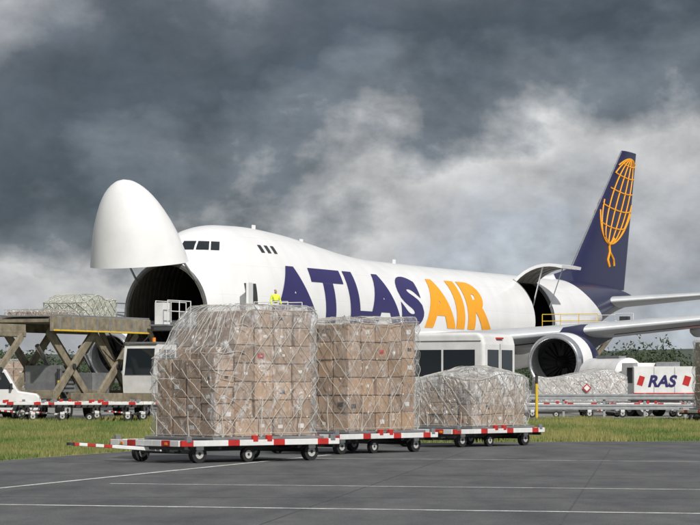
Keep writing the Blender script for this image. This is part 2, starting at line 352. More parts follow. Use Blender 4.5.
# bare-metal leading edge
lee=[Vector((fin_b(z)[0]-.01,0,z)) for z in np.linspace(9.6,19.4,12)]
curves("fin_leading_edge",[lee],.06,GREY,plane)
rows=[]
for i in range(9):
    t=i/8; s=55+9*t; h=.02+1.0*t*t; wd=.12+.25*t
    rows.append([Vector((s,-wd,9.1)),Vector((s,-wd*.4,9.15+h*.6)),Vector((s,0,9.2+h)),Vector((s,wd*.4,9.15+h*.6)),Vector((s,wd,9.1))])
grid("dorsal_fillet",rows,FUS,plane)
def finpt(s,z,side):
    le,te=fin_b(z); x=min(max((s-le)/(te-le),.02),.985); t=5*(.2969*math.sqrt(x)-.126*x-.3516*x*x+.2843*x**3-.1015*x**4)
    return Vector((le+x*(te-le),side*(t*fin_th(z)+.01),z))
def clip(pts,side):
    out=[];cur=[]
    for s,z in pts:
        le,te=fin_b(z)
        if le+.3<s<te-.1 and z<19.2: cur.append(finpt(s,z,side))
        else:
            if len(cur)>1: out.append(cur)
            cur=[]
    if len(cur)>1: out.append(cur)
    return out
# globe: meridians gather at the lower pole, parallels cross them
gc=(74.0,15.6); GW=3.55
def gpt(lat,lon):
    b_=math.sin(lat)-.13*math.cos(lat)*math.cos(lon); a_=math.cos(lat)*math.sin(lon)
    return gc[0]+2.75*b_+GW*a_, gc[1]+3.35*b_-.15*a_
paths=[]
for side in (-1,1):
    for lon in (-90,-62,-36,-12,12,36,62,90):
        paths+=clip([gpt(R(-90+180*k/60),R(lon)) for k in range(61)],side)
    for lat in (-32,-6,18,40,62):
        paths+=clip([gpt(R(lat),R(-90+180*k/60)) for k in range(61)],side)
curves("fin_emblem",paths,.06,ORANGE,plane)
paths=[]
for side in (-1,1):
    bx,bz=gpt(R(-90),0)
    paths+= [[finpt(bx-.2,bz+.1,side),finpt(bx,bz-.6,side),finpt(bx-.5,bz-1.2,side),finpt(bx-.1,bz-1.7,side)],[finpt(bx,bz-.6,side),finpt(bx+.9,bz-1.1,side),finpt(bx+1.1,bz-1.6,side)],[finpt(bx-1.2,bz+.5,side),finpt(bx-.1,bz-.1,side),finpt(bx+1.1,bz+.4,side)]]
curves("fin_emblem_figure",paths,.12,ORANGE,plane)
g=B()
g.cyl((8.5,0,3),(8.3,0,.7),.16,SILVER)
for y in (-.45,.45): g.wheel((8.3,y,.62),.62,.4)
for y in (-5.5,5.5,-1.9,1.9):
    xx=36 if abs(y)>3 else 39
    g.cyl((xx-.4,y,3.9),(xx,y,.8),.2,SILVER)
    for dx in (-.75,.75):
        for dy in (-.55,.55): g.wheel((xx+dx,y+dy,.62),.62,.45)
g.build("landing_gear",plane)
ant=B()
for s in (14,20,33): ant.box((s,0,ftop(s)+.12),(.4,.04,.28),WHITE)
ant.build("antennas",plane)

def A2W(s,y,z=0):
    a=plane.rotation_euler.z; return Vector((plane.location.x+s*math.cos(a)-y*math.sin(a),plane.location.y+s*math.sin(a)+y*math.cos(a),z))
AZ=plane.rotation_euler.z

# ------------------------------------------------------------------ pallets
def rrect(L,W,r,n):
    pts=[]
    for cx,cy,a0 in ((L/2-r,W/2-r,0),(-L/2+r,W/2-r,90),(-L/2+r,-W/2+r,180),(L/2-r,-W/2+r,270)):
        for k in range(7): a=R(a0+15*k); pts.append(Vector((cx+r*math.cos(a),cy+r*math.sin(a))))
    pts.append(pts[0]); out=[]; d=[0]
    for i in range(1,len(pts)): d.append(d[-1]+(pts[i]-pts[i-1]).length)
    T=d[-1]
    for k in range(n):
        q=T*k/n; i=1
        while d[i]<q: i+=1
        t=(q-d[i-1])/(d[i]-d[i-1]+1e-9); out.append(pts[i-1].lerp(pts[i],t))
    return out,T
def pallet(name,L,W,H,loc,rz,hfun=None,film=FILM1,bs=(.52,.44,.36),seed=1,net=CORD,tint=(.47,.32,.21),netr=.007,dia=.55):
    rs=random.Random(seed); hf=hfun or (lambda x,y:H)
    e=empty(name,loc,rz)
    q=B(); q.box((0,0,.03),(L+.22,W+.18,.06),GREY); q.build("pallet_base",e,bevel=.01)
    v=[];f=[];col=[];lab=B()
    nx=max(1,round((L-.16)/bs[0]));ny=max(1,round((W-.16)/bs[1])); dx=(L-.16)/nx;dy=(W-.16)/ny
    for i in range(nx):
        for j in range(ny):
            edge_=i in(0,nx-1) or j in(0,ny-1)
            cx=-L/2+.08+dx*(i+.5);cy=-W/2+.08+dy*(j+.5)
            hh=min(hf(cx+a*dx/2,cy+b_*dy/2) for a in(-1,0,1) for b_ in(-1,0,1))-.08; z=.07; nz=max(1,round(hh/bs[2])); dz=(hh-z)/nz
            for k in range(nz):
                if not edge_ and k<nz-2: continue
                jx,jy=rs.uniform(-.02,.02),rs.uniform(-.02,.02); ix=dx/2-.008-rs.random()*.02; iy=dy/2-.008-rs.random()*.02
                o=len(v); z0=z+k*dz;z1=z0+dz-.014
                v+=[(cx+jx+a*ix,cy+jy+b_*iy,c) for c in(z0,z1) for a,b_ in((-1,-1),(1,-1),(1,1),(-1,1))]
                f+=[(o,o+3,o+2,o+1),(o+4,o+5,o+6,o+7),(o,o+1,o+5,o+4),(o+1,o+2,o+6,o+5),(o+2,o+3,o+7,o+6),(o+3,o,o+4,o+7)]
                t=rs.uniform(.68,1.15); w_=rs.uniform(-.02,.04); col+=[(tint[0]*t,tint[1]*t+w_*.5,tint[2]*t+w_,1)]*6
                if rs.random()<.5:
                    mm=LABEL if rs.random()<.7 else (RED if rs.random()<.35 else DARK); s_=rs.uniform(.07,.14)
                    if i==0: lab.box((cx+jx-ix-.003,cy+rs.uniform(-.1,.1),(z0+z1)/2+rs.uniform(-.05,.05)),(.004,s_*1.3,s_*.8),mm)
                    if j==0: lab.box((cx+rs.uniform(-.1,.1),cy+jy-iy-.003,(z0+z1)/2+rs.uniform(-.05,.05)),(s_*1.3,.004,s_*.8),mm)
    me=bpy.data.meshes.new("boxes"); me.from_pydata(v,[],f); me.materials.append(CARD)
    ca=me.color_attributes.new("Col",'FLOAT_COLOR','CORNER'); arr=[]
    for c in col: arr+=list(c)*4
    ca.data.foreach_set("color",arr); o=bpy.data.objects.new("boxes",me); COL.objects.link(o); o.parent=e
    bv=o.modifiers.new("b",'BEVEL'); bv.width=.012; bv.segments=1
    if lab.v: lab.build("labels",e)
    N=150; per,T=rrect(L,W,.09,N)
    def P(ui,h_t,off=0):
        a=per[int(ui)%N];c=per[(int(ui)+1)%N]; p=a.lerp(c,ui-int(ui))
        if h_t<=1:
            h=hf(p.x,p.y); z=.05+h_t*(h-.05); k=1+ off/1.3
            bul=1+.012*math.sin(h_t*math.pi); ins=1-.03*max(0,(h_t-.93)/.07)**2
            x,y=p.x*bul*ins*k,p.y*bul*ins*k
        else:
            q=1-(h_t-1); q2=.97*q; x,y=p.x*q2,p.y*q2; z=hf(x,y)+.04*(1-q)**.5+off
        nn=noise.noise_vector(Vector((x*1.7+seed*9,y*1.7,z*1.7)))*.03+noise.noise_vector(Vector((x*6+seed,y*6,z*4)))*.022+noise.noise_vector(Vector((x*14+seed,y*14,z*7)))*.009
        return Vector((x,y,z))+Vector((nn.x,nn.y,nn.z*(.8 if h_t>.3 else .1)))
    lev=[i/44 for i in range(45)]+[1+i/12 for i in range(1,13)]
    grid("stretch_film",[[P(u,h) for u in range(N)] for h in lev],film,e,True)
    if net:
        paths=[]; nl=max(6,round(T/dia))
        for k in range(nl):
            for sg in (1,-1):
                u=k*N/nl; path=[]; t=0
                while t<1.75:
                    path.append(P(u%N,t,.022)); t+=.06/(H if t<1 else 1.2); u+=sg*.06/T*N*(1 if t<1 else .6)*.8
                paths.append(path)
        for lv in (.03,.97): paths.append([P(u%N,lv,.025) for u in range(N+1)])
        curves("cargo_net",paths,netr,net,e)
        bs_=[]
        for k in range(0,nl,2): bs_.append([P((k*N/nl)%N,t/10*.3,.03) for t in range(11)])
        curves("net_straps",bs_,netr*1.8,net,e)
    return e
def dolly(name,loc,rz,L=4.3,W=2.5,bar=None,deck=.5):
    d=B(); z=deck
    for y in (-W/2,W/2):
        n=14
        for k in range(n):
            x=-L/2+L*(k+.5)/n; d.box((x,y,z-.07),(L/n,.07,.13),RED if k%4==0 else VWHITE)
    for x in (-L/2,L/2):
        n=8
        for k in range(n): d.box((x,-W/2+.04+(W-.08)*(k+.5)/n,z-.07),(.07,(W-.08)/n,.13),RED if k%4==1 else VWHITE)
    for k in range(15): d.cyl((-L/2+.15+k*(L-.3)/14,-W/2+.05,z-.04),(-L/2+.15+k*(L-.3)/14,W/2-.05,z-.04),.035,GREY,8)
    for y in (-.5,.5): d.box((0,y,z-.2),(L-.2,.1,.12),DARK)
    for x in (-L/2+.1,-L/4,L/4,L/2-.1): d.box((x,0,z-.17),(.08,W-.1,.08),DARK)
    for x in (-L/2+.65,L/2-.65):
        d.box((x,0,.24),(.14,W-.6,.1),DARK); d.box((x,0,.32),(.5,.9,.06),GREY)
        for y in (-W/2+.25,W/2-.25):
            d.wheel((x,y,.2),.2,.14); d.box((x,y,.34),(.2,.2,.12),VWHITE)
    for x in (-L/2+.2,-.2,.2,L/2-.2):
        for y in (-W/2,W/2): d.box((x,y,z+.02),(.14,.09,.14),RED if abs(x)<1 else GREY)
    for y in (-.8,.8): d.box((-L/2-.045,y,z-.08),(.02,.1,.06),BEACON)
    d.wheel((-.25,-W/2+.2,.17),.17,.1) 
    if bar:
        bx,by=bar; s=Vector((-L/2+.65,0,.26)); t=Vector((bx,by,.42))
        dv=(t-s).normalized(); sd=Vector((-dv.y,dv.x,0)); L1=(t-s).length
        d.beam(s+sd*.4,s+dv*L1*.55,.06,.08,VWHITE); d.beam(s-sd*.4,s+dv*L1*.55,.06,.08,VWHITE)
        n=6
        for k in range(n):
            d.beam(s+dv*L1*(.5+.5*k/n),s+dv*L1*(.5+.5*(k+1)/n),.07,.07,RED if k%2 else VWHITE)
        d.cyl(t-Vector((0,0,.03)),t+Vector((0,0,.03)),.09,DARK,12)
    return d.build(name,None,loc,rz,bevel=.008,seg=1)
def ax(x,y): return math.atan2(y,x)
def h1(x,y):
    t=min(max((x+1.45)/1.05,0),1); t=t*t*(3-2*t)
    return 1.95+1.0*t if (y<0 and x<-.6) else 1.85+1.1*t
r1=ax(.75,.66); a1=Vector((math.cos(r1),math.sin(r1))); c1=Vector((-2.6,61.0))
pallet("cargo_pallet",2.95,2.3,2.95,(c1.x,c1.y,.5),r1,h1,FILM1,seed=1,bs=(.6,.56,.4),net=CORD)
dc=c1-a1*.25
dolly("pallet_dolly",(dc.x,dc.y,.004),r1,4.5,2.55,bar=(-3.7,.75))
r2=ax(.62,.78); pallet("cargo_pallet",2.9,2.2,2.85,(.02,68.5,.5),r2,lambda x,y:2.83+.05*math.sin(2.3*x+y),FILM2,bs=(.58,.55,.45),seed=2,tint=(.44,.29,.18),net=CORD)
dolly("pallet_dolly",(-.1,68.3,.004),r2,4.3,2.5,bar=(-3.6,0))
def h3(x,y): return 1.54+.1*math.sin(x*2.1+1)+.07*math.cos(y*3)
r3=ax(.62,.78); pallet("cargo_pallet",2.75,2.1,1.5,(3.38,76,.5),r3,h3,FILM3,bs=(.5,.5,.32),seed=3,tint=(.45,.32,.21),net=CORD)
dolly("pallet_dolly",(3.2,75.8,.004),r3,4.3,2.4,bar=(-3.8,0))

# ------------------------------------------------------------------ van
def van(name,loc,rz,L=6.2,W=2.1,H=3.25,body=VWHITE):
    e=empty(name,loc,rz)
    d=B(); g0=.45
    prof=[(L/2,g0),(L/2,H-.35),(L/2-.06,H-.12),(L/2-.2,H),(-L/2+1.9,H),(-L/2+1.5,H-.12),(-L/2+.75,H*.56),(-L/2+.1,H*.47),(-L/2,H*.4),(-L/2,g0)]
    d.prism(prof,-W/2,W/2,body); d.build("body",e,bevel=.1,seg=4)
    w=B()
    z0,z1=H*.60,H*.845
    for sy in (-1,1):
        y=sy*(W/2+.004)
        for a,c in ((L/2-.3,L/2-1.35),(L/2-1.42,L/2-2.5),(L/2-2.62,L/2-3.75)): w.box(((a+c)/2,y,(z0+z1)/2),(a-c,.012,z1-z0),GLASS)
        w.prism([(-L/2+1.25,z0),(L/2-3.9,z0),(L/2-3.9,z1),(-L/2+1.6,z1)],y-.006,y+.006,GLASS)
        w.box((0,y,H*.3),(L-1.2,.02,.08),GREY)
        for x in (L/2-3.82,L/2-2.56): w.box((x,y,H*.5),(.012,.008,H*.65),DARK)
        w.box((L/2-2.7,y,H*.5),(.2,.03,.05),DARK)
        w.box((L/2-1.7,y,H*.925),(3.2,.03,.025),GREY)
        w.box((-L/2+1.25,sy*(W/2+.18),z0+.15),(.1,.2,.3),DARK)
        w.box((L/2-.02,sy*(W/2-.13),H*.42),(.06,.16,.5),RED)
        for x in (-L/2+1.1,L/2-1.2): w.cyl((x,y-.02*sy,.4),(x,y+.002*sy,.4),.46,DARK,20)
    for sy in (-1,1): w.box((L/2+.004,sy*.46,(z0+z1)/2),(.012,.72,z1-z0),GLASS)
    w.box((L/2+.003,0,H*.55),(.01,.02,H*.7),DARK); w.box((L/2+.05,0,.5),(.12,W-.1,.2),DARK); w.box((L/2+.006,-.55,.9),(.01,.5,.12),LABEL)
    w.box((L/2-.03,0,H-.16),(.1,.4,.05),RED)
    w.add([(-L/2+.8,-W/2+.15,H*.58),(-L/2+.8,W/2-.15,H*.58),(-L/2+1.5-.04,W/2-.25,H-.2),(-L/2+1.5-.04,-W/2+.25,H-.2)],[(0,1,2,3)],GLASS)
    for x in (-L/2+1.1,L/2-1.2):
        for y in (-W/2+.12,W/2-.12): w.wheel((x,y,.36),.36,.24)
    w.build("windows_and_trim",e,bevel=.01,seg=1); return e
vr=ax(.87,-.5); vx=Vector((.87,-.5)).normalized(); vy=Vector((-vx.y,vx.x))
corner=Vector((134/2717*80,80)); vc=corner-vx*3.1+vy*1.05
van("white_minibus",(vc.x,vc.y,0),vr)

# ------------------------------------------------------------------ front loader
def rail(b,pts,h=1.05,m=VWHITE,r=.03):
    for i in range(len(pts)-1):
        a=Vector(pts[i]);c=Vector(pts[i+1]);n=max(1,int((c-a).length/1.1))
        for k in range(n+1):
            p=a.lerp(c,k/n); b.cyl(p,p+Vector((0,0,h)),r,m,6)
        for hh in (h,h*.55): b.cyl(a+Vector((0,0,hh)),c+Vector((0,0,hh)),r,m,6)
def scissor(b,x0,x1,y,z0,z1,m,w=.34):
    b.beam((x0,y,z0),(x1,y,z1),.14,w,m); b.beam((x1,y+.16,z0),(x0,y+.16,z1),.14,w,m)
    b.cyl(((x0+x1)/2,y-.15,(z0+z1)/2),((x0+x1)/2,y+.3,(z0+z1)/2),.14,DARK,10)
fr_rot=AZ+math.pi
ld=B(); D=4.9
ld.box((2.6,0,D-.2),(3.6,3.6,.4),GREY); rail(ld,[(1,-1.8,D),(4.2,-1.8,D)]); rail(ld,[(1,1.8,D),(4.2,1.8,D)]); ld.box((3.9,-2.2,D-.2),(1.6,.9,.08),GREY); rail(ld,[(3.1,-2.65,D-.15),(4.7,-2.65,D-.15)],1.2)
ld.box((3.9,2.45,D-.2),(2.4,1.1,.08),GREY); rail(ld,[(2.7,3.0,D-.15),(5.1,3.0,D-.15)],1.2); ld.box((4.4,2.3,D+.4),(.7,.5,1.1),VWHITE); ld.box((2.0,2.5,D+.2),(.9,.5,.7),GREY)
for y in (-1.5,1.3): scissor(ld,1.2,4.0,y,.9,D-.45,BRSTEEL)
ld.box((9.3,0,D-.14),(9.2,3.2,.16),BRSTEEL)
for y in (-1.65,1.65):
    ld.box((9.3,y,D-.28),(9.4,.16,.72),BRSTEEL); ld.box((9.3,y,D+.12),(9.3,.1,.1),GREY)
    for k in range(8): ld.box((5.2+k*1.16,y*1.055,D-.28),(.1,.05,.6),GREY)
    ld.box((9.3,y*1.05,D-.6),(9.2,.06,.08),YEL)
for k in range(26): ld.cyl((4.9+k*.34,-1.5,D-.02),(4.9+k*.34,1.5,D-.02),.06,GREY,8)
for y in (-1.3,1.1): scissor(ld,5.2,9.2,y,.9,D-.6,BRSTEEL,.42); scissor(ld,9.4,13.4,y,.9,D-.6,BRSTEEL,.42)
ld.cyl((6,0,1.1),(8.6,0,3.6),.12,SILVER,10); ld.cyl((10,0,1.1),(12.6,0,3.6),.12,SILVER,10)
for x in (5.2,9.3,13.4): ld.box((x,0,1.2),(.3,3.0,.5),BRSTEEL)
ld.box((11.4,0,2.0),(1.4,2.0,1.3),GREY); ld.box((8.6,.4,1.7),(1.6,1.6,1.2),GREY)
for k in range(5): ld.box((11.4,1.02,1.55+.2*k),(1.1,.03,.08),DARK)
ld.box((7.4,0,.85),(13,2.8,.4),DARK)
ld.box((7.4,-1.75,.95),(9,.6,.7),BRSTEEL); ld.box((8.9,1.75,.95),(6,.6,.7),BRSTEEL)
hs=[Vector((5+.2*k,1.9,D-.7-.5*math.sin(k/20*math.pi)-.2*math.sin(k/6))) for k in range(21)]
for k in range(20): ld.cyl(hs[k],hs[k+1],.04,BLACK,6)
for x in (2,5,10,12.6):
    for y in (-1.5,1.5): ld.wheel((x,y,.5),.5,.4)
lo=A2W(CUT-.1,0); lobj=ld.build("cargo_loader",None,lo,fr_rot,bevel=.012,seg=1)
cb=B(); cb.prism([(-1.0,1.3),(1.0,1.3),(1.1,2.2),(.85,3.7),(-1.0,3.7)],-.95,.95,VWHITE); 
for sy in(-1,1): cb.prism([(-.8,2.1),(.0,2.1),(.0,3.45),(-.8,3.45)],sy*.95-.008,sy*.95+.008,GLASS); cb.prism([(.1,2.1),(.96,2.1),(.74,3.45),(.1,3.45)],sy*.95-.008,sy*.95+.008,GLASS)
cb.add([(1.125,-.8,2.2),(1.125,.8,2.2),(.9,.78,3.5),(.9,-.78,3.5)],[(0,1,2,3)],GLASS)
cb.box((0,0,3.77),(1.9,1.8,.1),GREY); cb.cyl((-.4,0,3.8),(-.4,0,4.05),.09,BEACON,10); cb.box((0,0,1.0),(2.0,1.9,.6),BRSTEEL)
cb.build("cab",lobj,(6.9,3.0,0),0,bevel=.04)
def onl(x,y,z): 
    m=Matrix.Translation(lo)@Matrix.Rotation(fr_rot,4,'Z'); return m@Vector((x,y,z))
p=onl(8.6,0,D+.05); pallet("cargo_pallet",3.1,2.4,1.2,p,fr_rot,lambda x,y:1.15-.25*abs(x)/1.5+.1*math.sin(3*x),FILMG,seed=5,net=CORD,bs=(.6,.5,.4),netr=.014)
p=onl(12.2,0,D+.05); pallet("cargo_pallet",3.0,2.3,.35,p,fr_rot,None,FILM3,seed=6,bs=(.8,.6,.3))
rk=B(); rk.box((0,0,4.1),(9,3,.25),BRSTEEL)
for y in (-1.4,1.4):
    rk.box((0,y,4.25),(9,.14,.6),BRSTEEL); scissor(rk,-4,0,y,.8,4,BRSTEEL); scissor(rk,0.2,4.2,y,.8,4,BRSTEEL)
rk.box((0,0,.7),(9,2.6,.4),DARK)
for x in (-3.5,3.5):
    for y in (-1.3,1.3): rk.wheel((x,y,.5),.5,.35)
rk.build("cargo_transporter",None,onl(19.5,-.6,0),fr_rot,bevel=.012,seg=1)
pallet("cargo_pallet",2.9,2.3,2.4,(-18.6,142,.6),.3,None,FILM2,seed=8,bs=(.6,.5,.4)); dolly("pallet_dolly",(-18.6,142,.1),.3)
def pickup(name,loc,rz,m=VWHITE,L=5.4,W=1.95,H=2.5):
    e=empty(name,loc,rz); d=B()
    d.prism([(-L/2,.5),(-L/2,1.15),(-L/2+.15,1.3),(-L/2+1.0,1.42),(-L/2+1.55,H-.1),(-L/2+1.8,H),(-L/2+3.1,H),(-L/2+3.2,H-.1),(-L/2+3.2,.5)],-W/2,W/2,m); d.build("cab",e,bevel=.07,seg=3)
    q=B(); q.box((L/2-1.05,0,1.05),(2.1,W,.7),m); q.build("load_body",e,bevel=.04)
    w=B()
    for sy in (-1,1):
        y=sy*W/2
        w.prism([(-L/2+1.2,1.5),(-L/2+2.1,1.5),(-L/2+2.1,H-.22),(-L/2+1.65,H-.22)],y-.01,y+.01,GLASS); w.prism([(-L/2+2.2,1.5),(-L/2+3.0,1.5),(-L/2+3.0,H-.22),(-L/2+2.2,H-.22)],y-.01,y+.01,GLASS)
        for x in (-L/2+.85,L/2-.95): w.cyl((x,y-.01*sy,.4),(x,y+.006*sy,.4),.45,DARK,18); w.wheel((x,sy*(W/2-.1),.36),.36,.24)
        w.box((-L/2-.005,sy*.7,.95),(.03,.35,.18),LABEL); w.box((-L/2+1.3,sy*(W/2+.15),1.65),(.1,.18,.25),DARK)
    w.add([(-L/2+1.06,-W/2+.12,1.48),(-L/2+1.06,W/2-.12,1.48),(-L/2+1.53,W/2-.18,H-.2),(-L/2+1.53,-W/2+.18,H-.2)],[(0,1,2,3)],GLASS)
    w.box((-L/2-.01,0,.6),(.1,W-.1,.2),DARK); w.box((0,0,.45),(L-.6,W-.5,.2),DARK); w.cyl((-L/2+2.3,0,H),(-L/2+2.3,0,H+.18),.08,BEACON,10)
    w.build("windows_and_wheels",e,bevel=.008,seg=1); return e
pickup("utility_truck",(-17.2,127,0),R(185))
for i,(x,y,r) in enumerate(((-15.6,121.5,.08),(-11.4,122,.05),(-8.0,123.5,.12),(-13.2,126,.1))): dolly("pallet_dolly",(x,y,.1),r,4.2,2.6,bar=(-3.1,0),deck=.85)
for i,(x,y,r) in enumerate(((10.6,138.3,0.05),(15.2,138.6,.04),(19.8,139.2,0.06))): dolly("pallet_dolly",(x,y,.05),r,4.2,2.6,bar=(-3.1,0),deck=.75)
hp=pallet("cargo_pallet",3.0,2.2,1.5,(10.9,138.3,.8),.05,lambda x,y:1.35+.12*math.sin(2*x),FILM4,seed=11)
pl=B(); pl.box((0,0,0),(.32,.02,.32),RED,ry=R(45)); pl.box((0,-.012,0),(.22,.01,.22),LABEL,ry=R(45)); pl.build("hazard_label",hp,(1.0,-1.2,.75))
pallet("cargo_pallet",2.4,2.2,1.5,(13.2,144.5,.8),.4,lambda x,y:1.5+.2*math.cos(2*x),FILM4,seed=12)
pallet("cargo_pallet",2.9,2.3,3.1,(17.15,121.5,.6),.4,None,FILM2,seed=13,bs=(.6,.5,.4)); dolly("pallet_dolly",(17.15,121.5,.0),.4,deck=.6)
tk=B()
for (x0,x1,ra,rb) in ((-1.9,-1.7,.7,1.0),(-1.7,1.7,1.0,1.0),(1.7,1.9,1.0,.7)): tk.cyl((x0,0,2.2),(x1,0,2.2),ra,VWHITE,24,rb)
tk.box((0,0,1.0),(4.4,1.8,.25),DARK); tk.box((0,0,3.25),(2.2,.5,.12),GREY)
for x in (-1.3,1.2):
    for y in(-.9,.9): tk.wheel((x,y,.5),.5,.3)
tk.prism([(-4.1,.6),(-4.1,1.8),(-3.85,2.9),(-2.4,2.9),(-2.4,.6)],-1.0,1.0,VWHITE)
for sy in(-1,1): tk.prism([(-3.9,1.8),(-2.9,1.8),(-2.9,2.65),(-3.72,2.65)],sy*1.0-.01,sy*1.0+.01,GLASS)
for y in(-.9,.9): tk.wheel((-3.2,y,.5),.5,.3)
tk.build("tank_truck",None,(14.5,151,0),ax(-.5,.86),bevel=.03)
sv_=B(); sv_.box((0,0,1.85),(3.4,2.2,1.7),VWHITE); sv_.box((0,-1.105,1.2),(3.4,.02,.16),RED); sv_.box((.2,0,.75),(4.6,2.0,.3),DARK); sv_.box((.2,0,2.82),(1.2,1.6,.24),GREY)
sv_.prism([(1.7,.6),(2.9,.6),(2.9,1.7),(2.6,2.6),(1.7,2.6)],-1.05,1.05,VWHITE)
for sy in(-1,1): sv_.prism([(1.85,1.7),(2.75,1.7),(2.5,2.4),(1.85,2.4)],sy*1.05-.01,sy*1.05+.01,GLASS)
for x in (-1.68,-.6,.5,1.68): sv_.box((x,-1.102,1.95),(.03,.012,1.4),GREY)
for x in(-1.1,2.2):
    for y in(-1,1): sv_.wheel((x,y,.48),.48,.3)
svo=sv_.build("ground_power_truck",None,(17.0,147,0),ax(1,-.06),bevel=.03)
cu=bpy.data.curves.new("lettering",'FONT'); cu.body="RAS"; cu.size=.85; cu.offset=.03; cu.extrude=.004; cu.shear=.25; cu.materials.append(INDIGO); to=bpy.data.objects.new("lettering",cu); COL.objects.link(to); to.parent=svo; to.location=(-.95,-1.118,1.62); to.rotation_euler=(R(90),0,0)
lb=B(); lb.box((0,0,0),(.35,.012,.5),RED,ry=.3); lb.box((-2.45,0,.0),(.3,.012,.5),RED,ry=.3); lb.build("logo",svo,(1.15,-1.115,1.93))
ct=B(); ct.box((0,0,1.5),(3,2.3,2.0),RED); ct.box((0,0,.4),(3.4,2.3,.2),DARK)
for x in(-1.2,1.2):
    for y in(-1,1): ct.wheel((x,y,.3),.3,.2)
ct.build("baggage_cart",None,(23.6,180,0),.2,bevel=.03)

# rear loader
rl=B(); D2=5.35
rl.box((2.2,0,D2-.15),(4.2,3.4,.3),GREY)
for y in(-1.75,1.75): rl.box((2.2,y,D2-.15),(4.3,.12,.45),VWHITE)
rail(rl,[(.4,-1.7,D2+.05),(4.3,-1.7,D2+.05)],1.0,YEL); rail(rl,[(.4,1.7,D2+.05),(4.3,1.7,D2+.05),],1.0)
rail(rl,[(4.3,1.7,D2+.05),(5.6,1.7,D2+.05)],1.1); rl.box((5.0,2.0,D2-.1),(1.5,.9,.08),GREY); rl.box((5.0,1.7,D2+.5),(.6,.5,.9),DARK)
for y in (-1.3,1.1): scissor(rl,1,4.2,y,.9,D2-.4,BRSTEEL)
rl.box((3.0,0,.8),(5.5,2.8,.4),VWHITE)
for x in (1.2,4.6):
    for y in (-1.4,1.4): rl.wheel((x,y,.5),.5,.4)
rl.build("cargo_loader",None,A2W(50.5,-3.3),AZ-math.pi/2,bevel=.012,seg=1)
ps=B(); ps.box((1.0,0,4.98),(2.0,1.7,.12),GREY); rail(ps,[(0,-.85,5.04),(2,-.85,5.04)],1.05); rail(ps,[(0,.85,5.04),(2,.85,5.04)],1.05)
for k in range(24): ps.box((2.1+k*.25,0,4.85-k*.195),(.28,1.4,.05),GREY)
for y in (-.75,.75): ps.beam((2,y,4.8),(8,y,.2),.06,.3,VWHITE); ps.beam((2,y,5.9),(8,y,1.25),.05,.05,VWHITE)
for x in(.3,1.8):
    for y in(-.7,.7): ps.beam((x,y,.4),(x,y,4.95),.1,.1,VWHITE)
ps.box((2.5,0,.55),(5.5,1.6,.3),VWHITE)
for x in (.5,4.6):
    for y in (-.8,.8): ps.wheel((x,y,.35),.35,.2)
ps.build("passenger_stairs",None,A2W(8.4,-3.35),AZ-math.pi/2,bevel=.008,seg=1)

# ------------------------------------------------------------------ worker
def worker(loc,rz):
    e=empty("ground_worker",loc,rz)
    def skin(name,verts,edges,m,sub=2):
        me=bpy.data.meshes.new(name); me.from_pydata([v[:3] for v in verts],edges,[]); me.materials.append(m)
        o=bpy.data.objects.new(name,me); COL.objects.link(o); o.parent=e
        sk=o.modifiers.new("skin",'SKIN'); sk.use_smooth_shade=True
        for i,v in enumerate(verts): me.skin_vertices[0].data[i].radius=(v[3],v[4] if len(v)>4 else v[3]); me.skin_vertices[0].data[i].use_root=(i==0)
        s=o.modifiers.new("s",'SUBSURF'); s.levels=sub; s.render_levels=sub; return o
    skin("jacket",[(0,0,1.0,.16,.12),(0,0,1.2,.165,.12),(0,0,1.4,.17,.11),(0,0,1.5,.08,.07),(.18,0,1.42,.07),(.27,.02,1.16,.055),(.27,-.14,.95,.045),(-.18,0,1.42,.07),(-.28,.02,1.16,.055),(-.26,-.1,.93,.045)],[(0,1),(1,2),(2,3),(2,4),(4,5),(5,6),(2,7),(7,8),(8,9)],HIVIS)
    skin("trousers",[(0,0,.98,.14,.11),(.1,0,.85,.1),(.11,-.02,.48,.07),(.12,.02,.1,.055),(-.1,0,.85,.1),(-.11,.0,.48,.07),(-.12,.04,.1,.055)],[(0,1),(1,2),(2,3),(0,4),(4,5),(5,6)],CLOTH)
    skin("boots",[(.12,.02,.07,.06),(.12,-.14,.05,.05)],[(0,1)],BLACK); skin("boots",[(-.12,.04,.07,.06),(-.12,-.12,.05,.05)],[(0,1)],BLACK)
    skin("head",[(0,.0,1.5,.055),(0,-.01,1.57,.07,.08),(0,-.01,1.66,.08,.095),(0,0,1.73,.06,.07),(0,-.1,1.635,.015)],[(0,1),(1,2),(2,3),(2,4)],SKIN)
    skin("hair",[(0,.03,1.66,.083,.09),(0,.02,1.74,.075,.085)],[(0,1)],HAIR)
    for sx,hx,hy,hz in ((1,.27,-.14,.95),(-1,-.26,-.1,.93)):
        skin("hand_palm",[(hx,hy,hz,.03),(hx,hy-.02,hz-.08,.035,.018)],[(0,1)],SKIN,1)
        for k in range(4): skin("finger",[(hx-.025+.017*k,hy-.02,hz-.09,.009),(hx-.025+.017*k,hy-.03,hz-.13,.008),(hx-.025+.017*k,hy-.05,hz-.155+.004*abs(k-1),.007)],[(0,1),(1,2)],SKIN,1)
        skin("thumb",[(hx-sx*.03,hy-.02,hz-.05,.011),(hx-sx*.055,hy-.04,hz-.09,.009)],[(0,1)],SKIN,1)
    b=B(); b.cyl((0,0,1.12),(0,0,1.16),.178,GREY,16,caps=False); b.build("reflective_band",e)
worker(A2W(8.6,-4.1,5.04),.4)

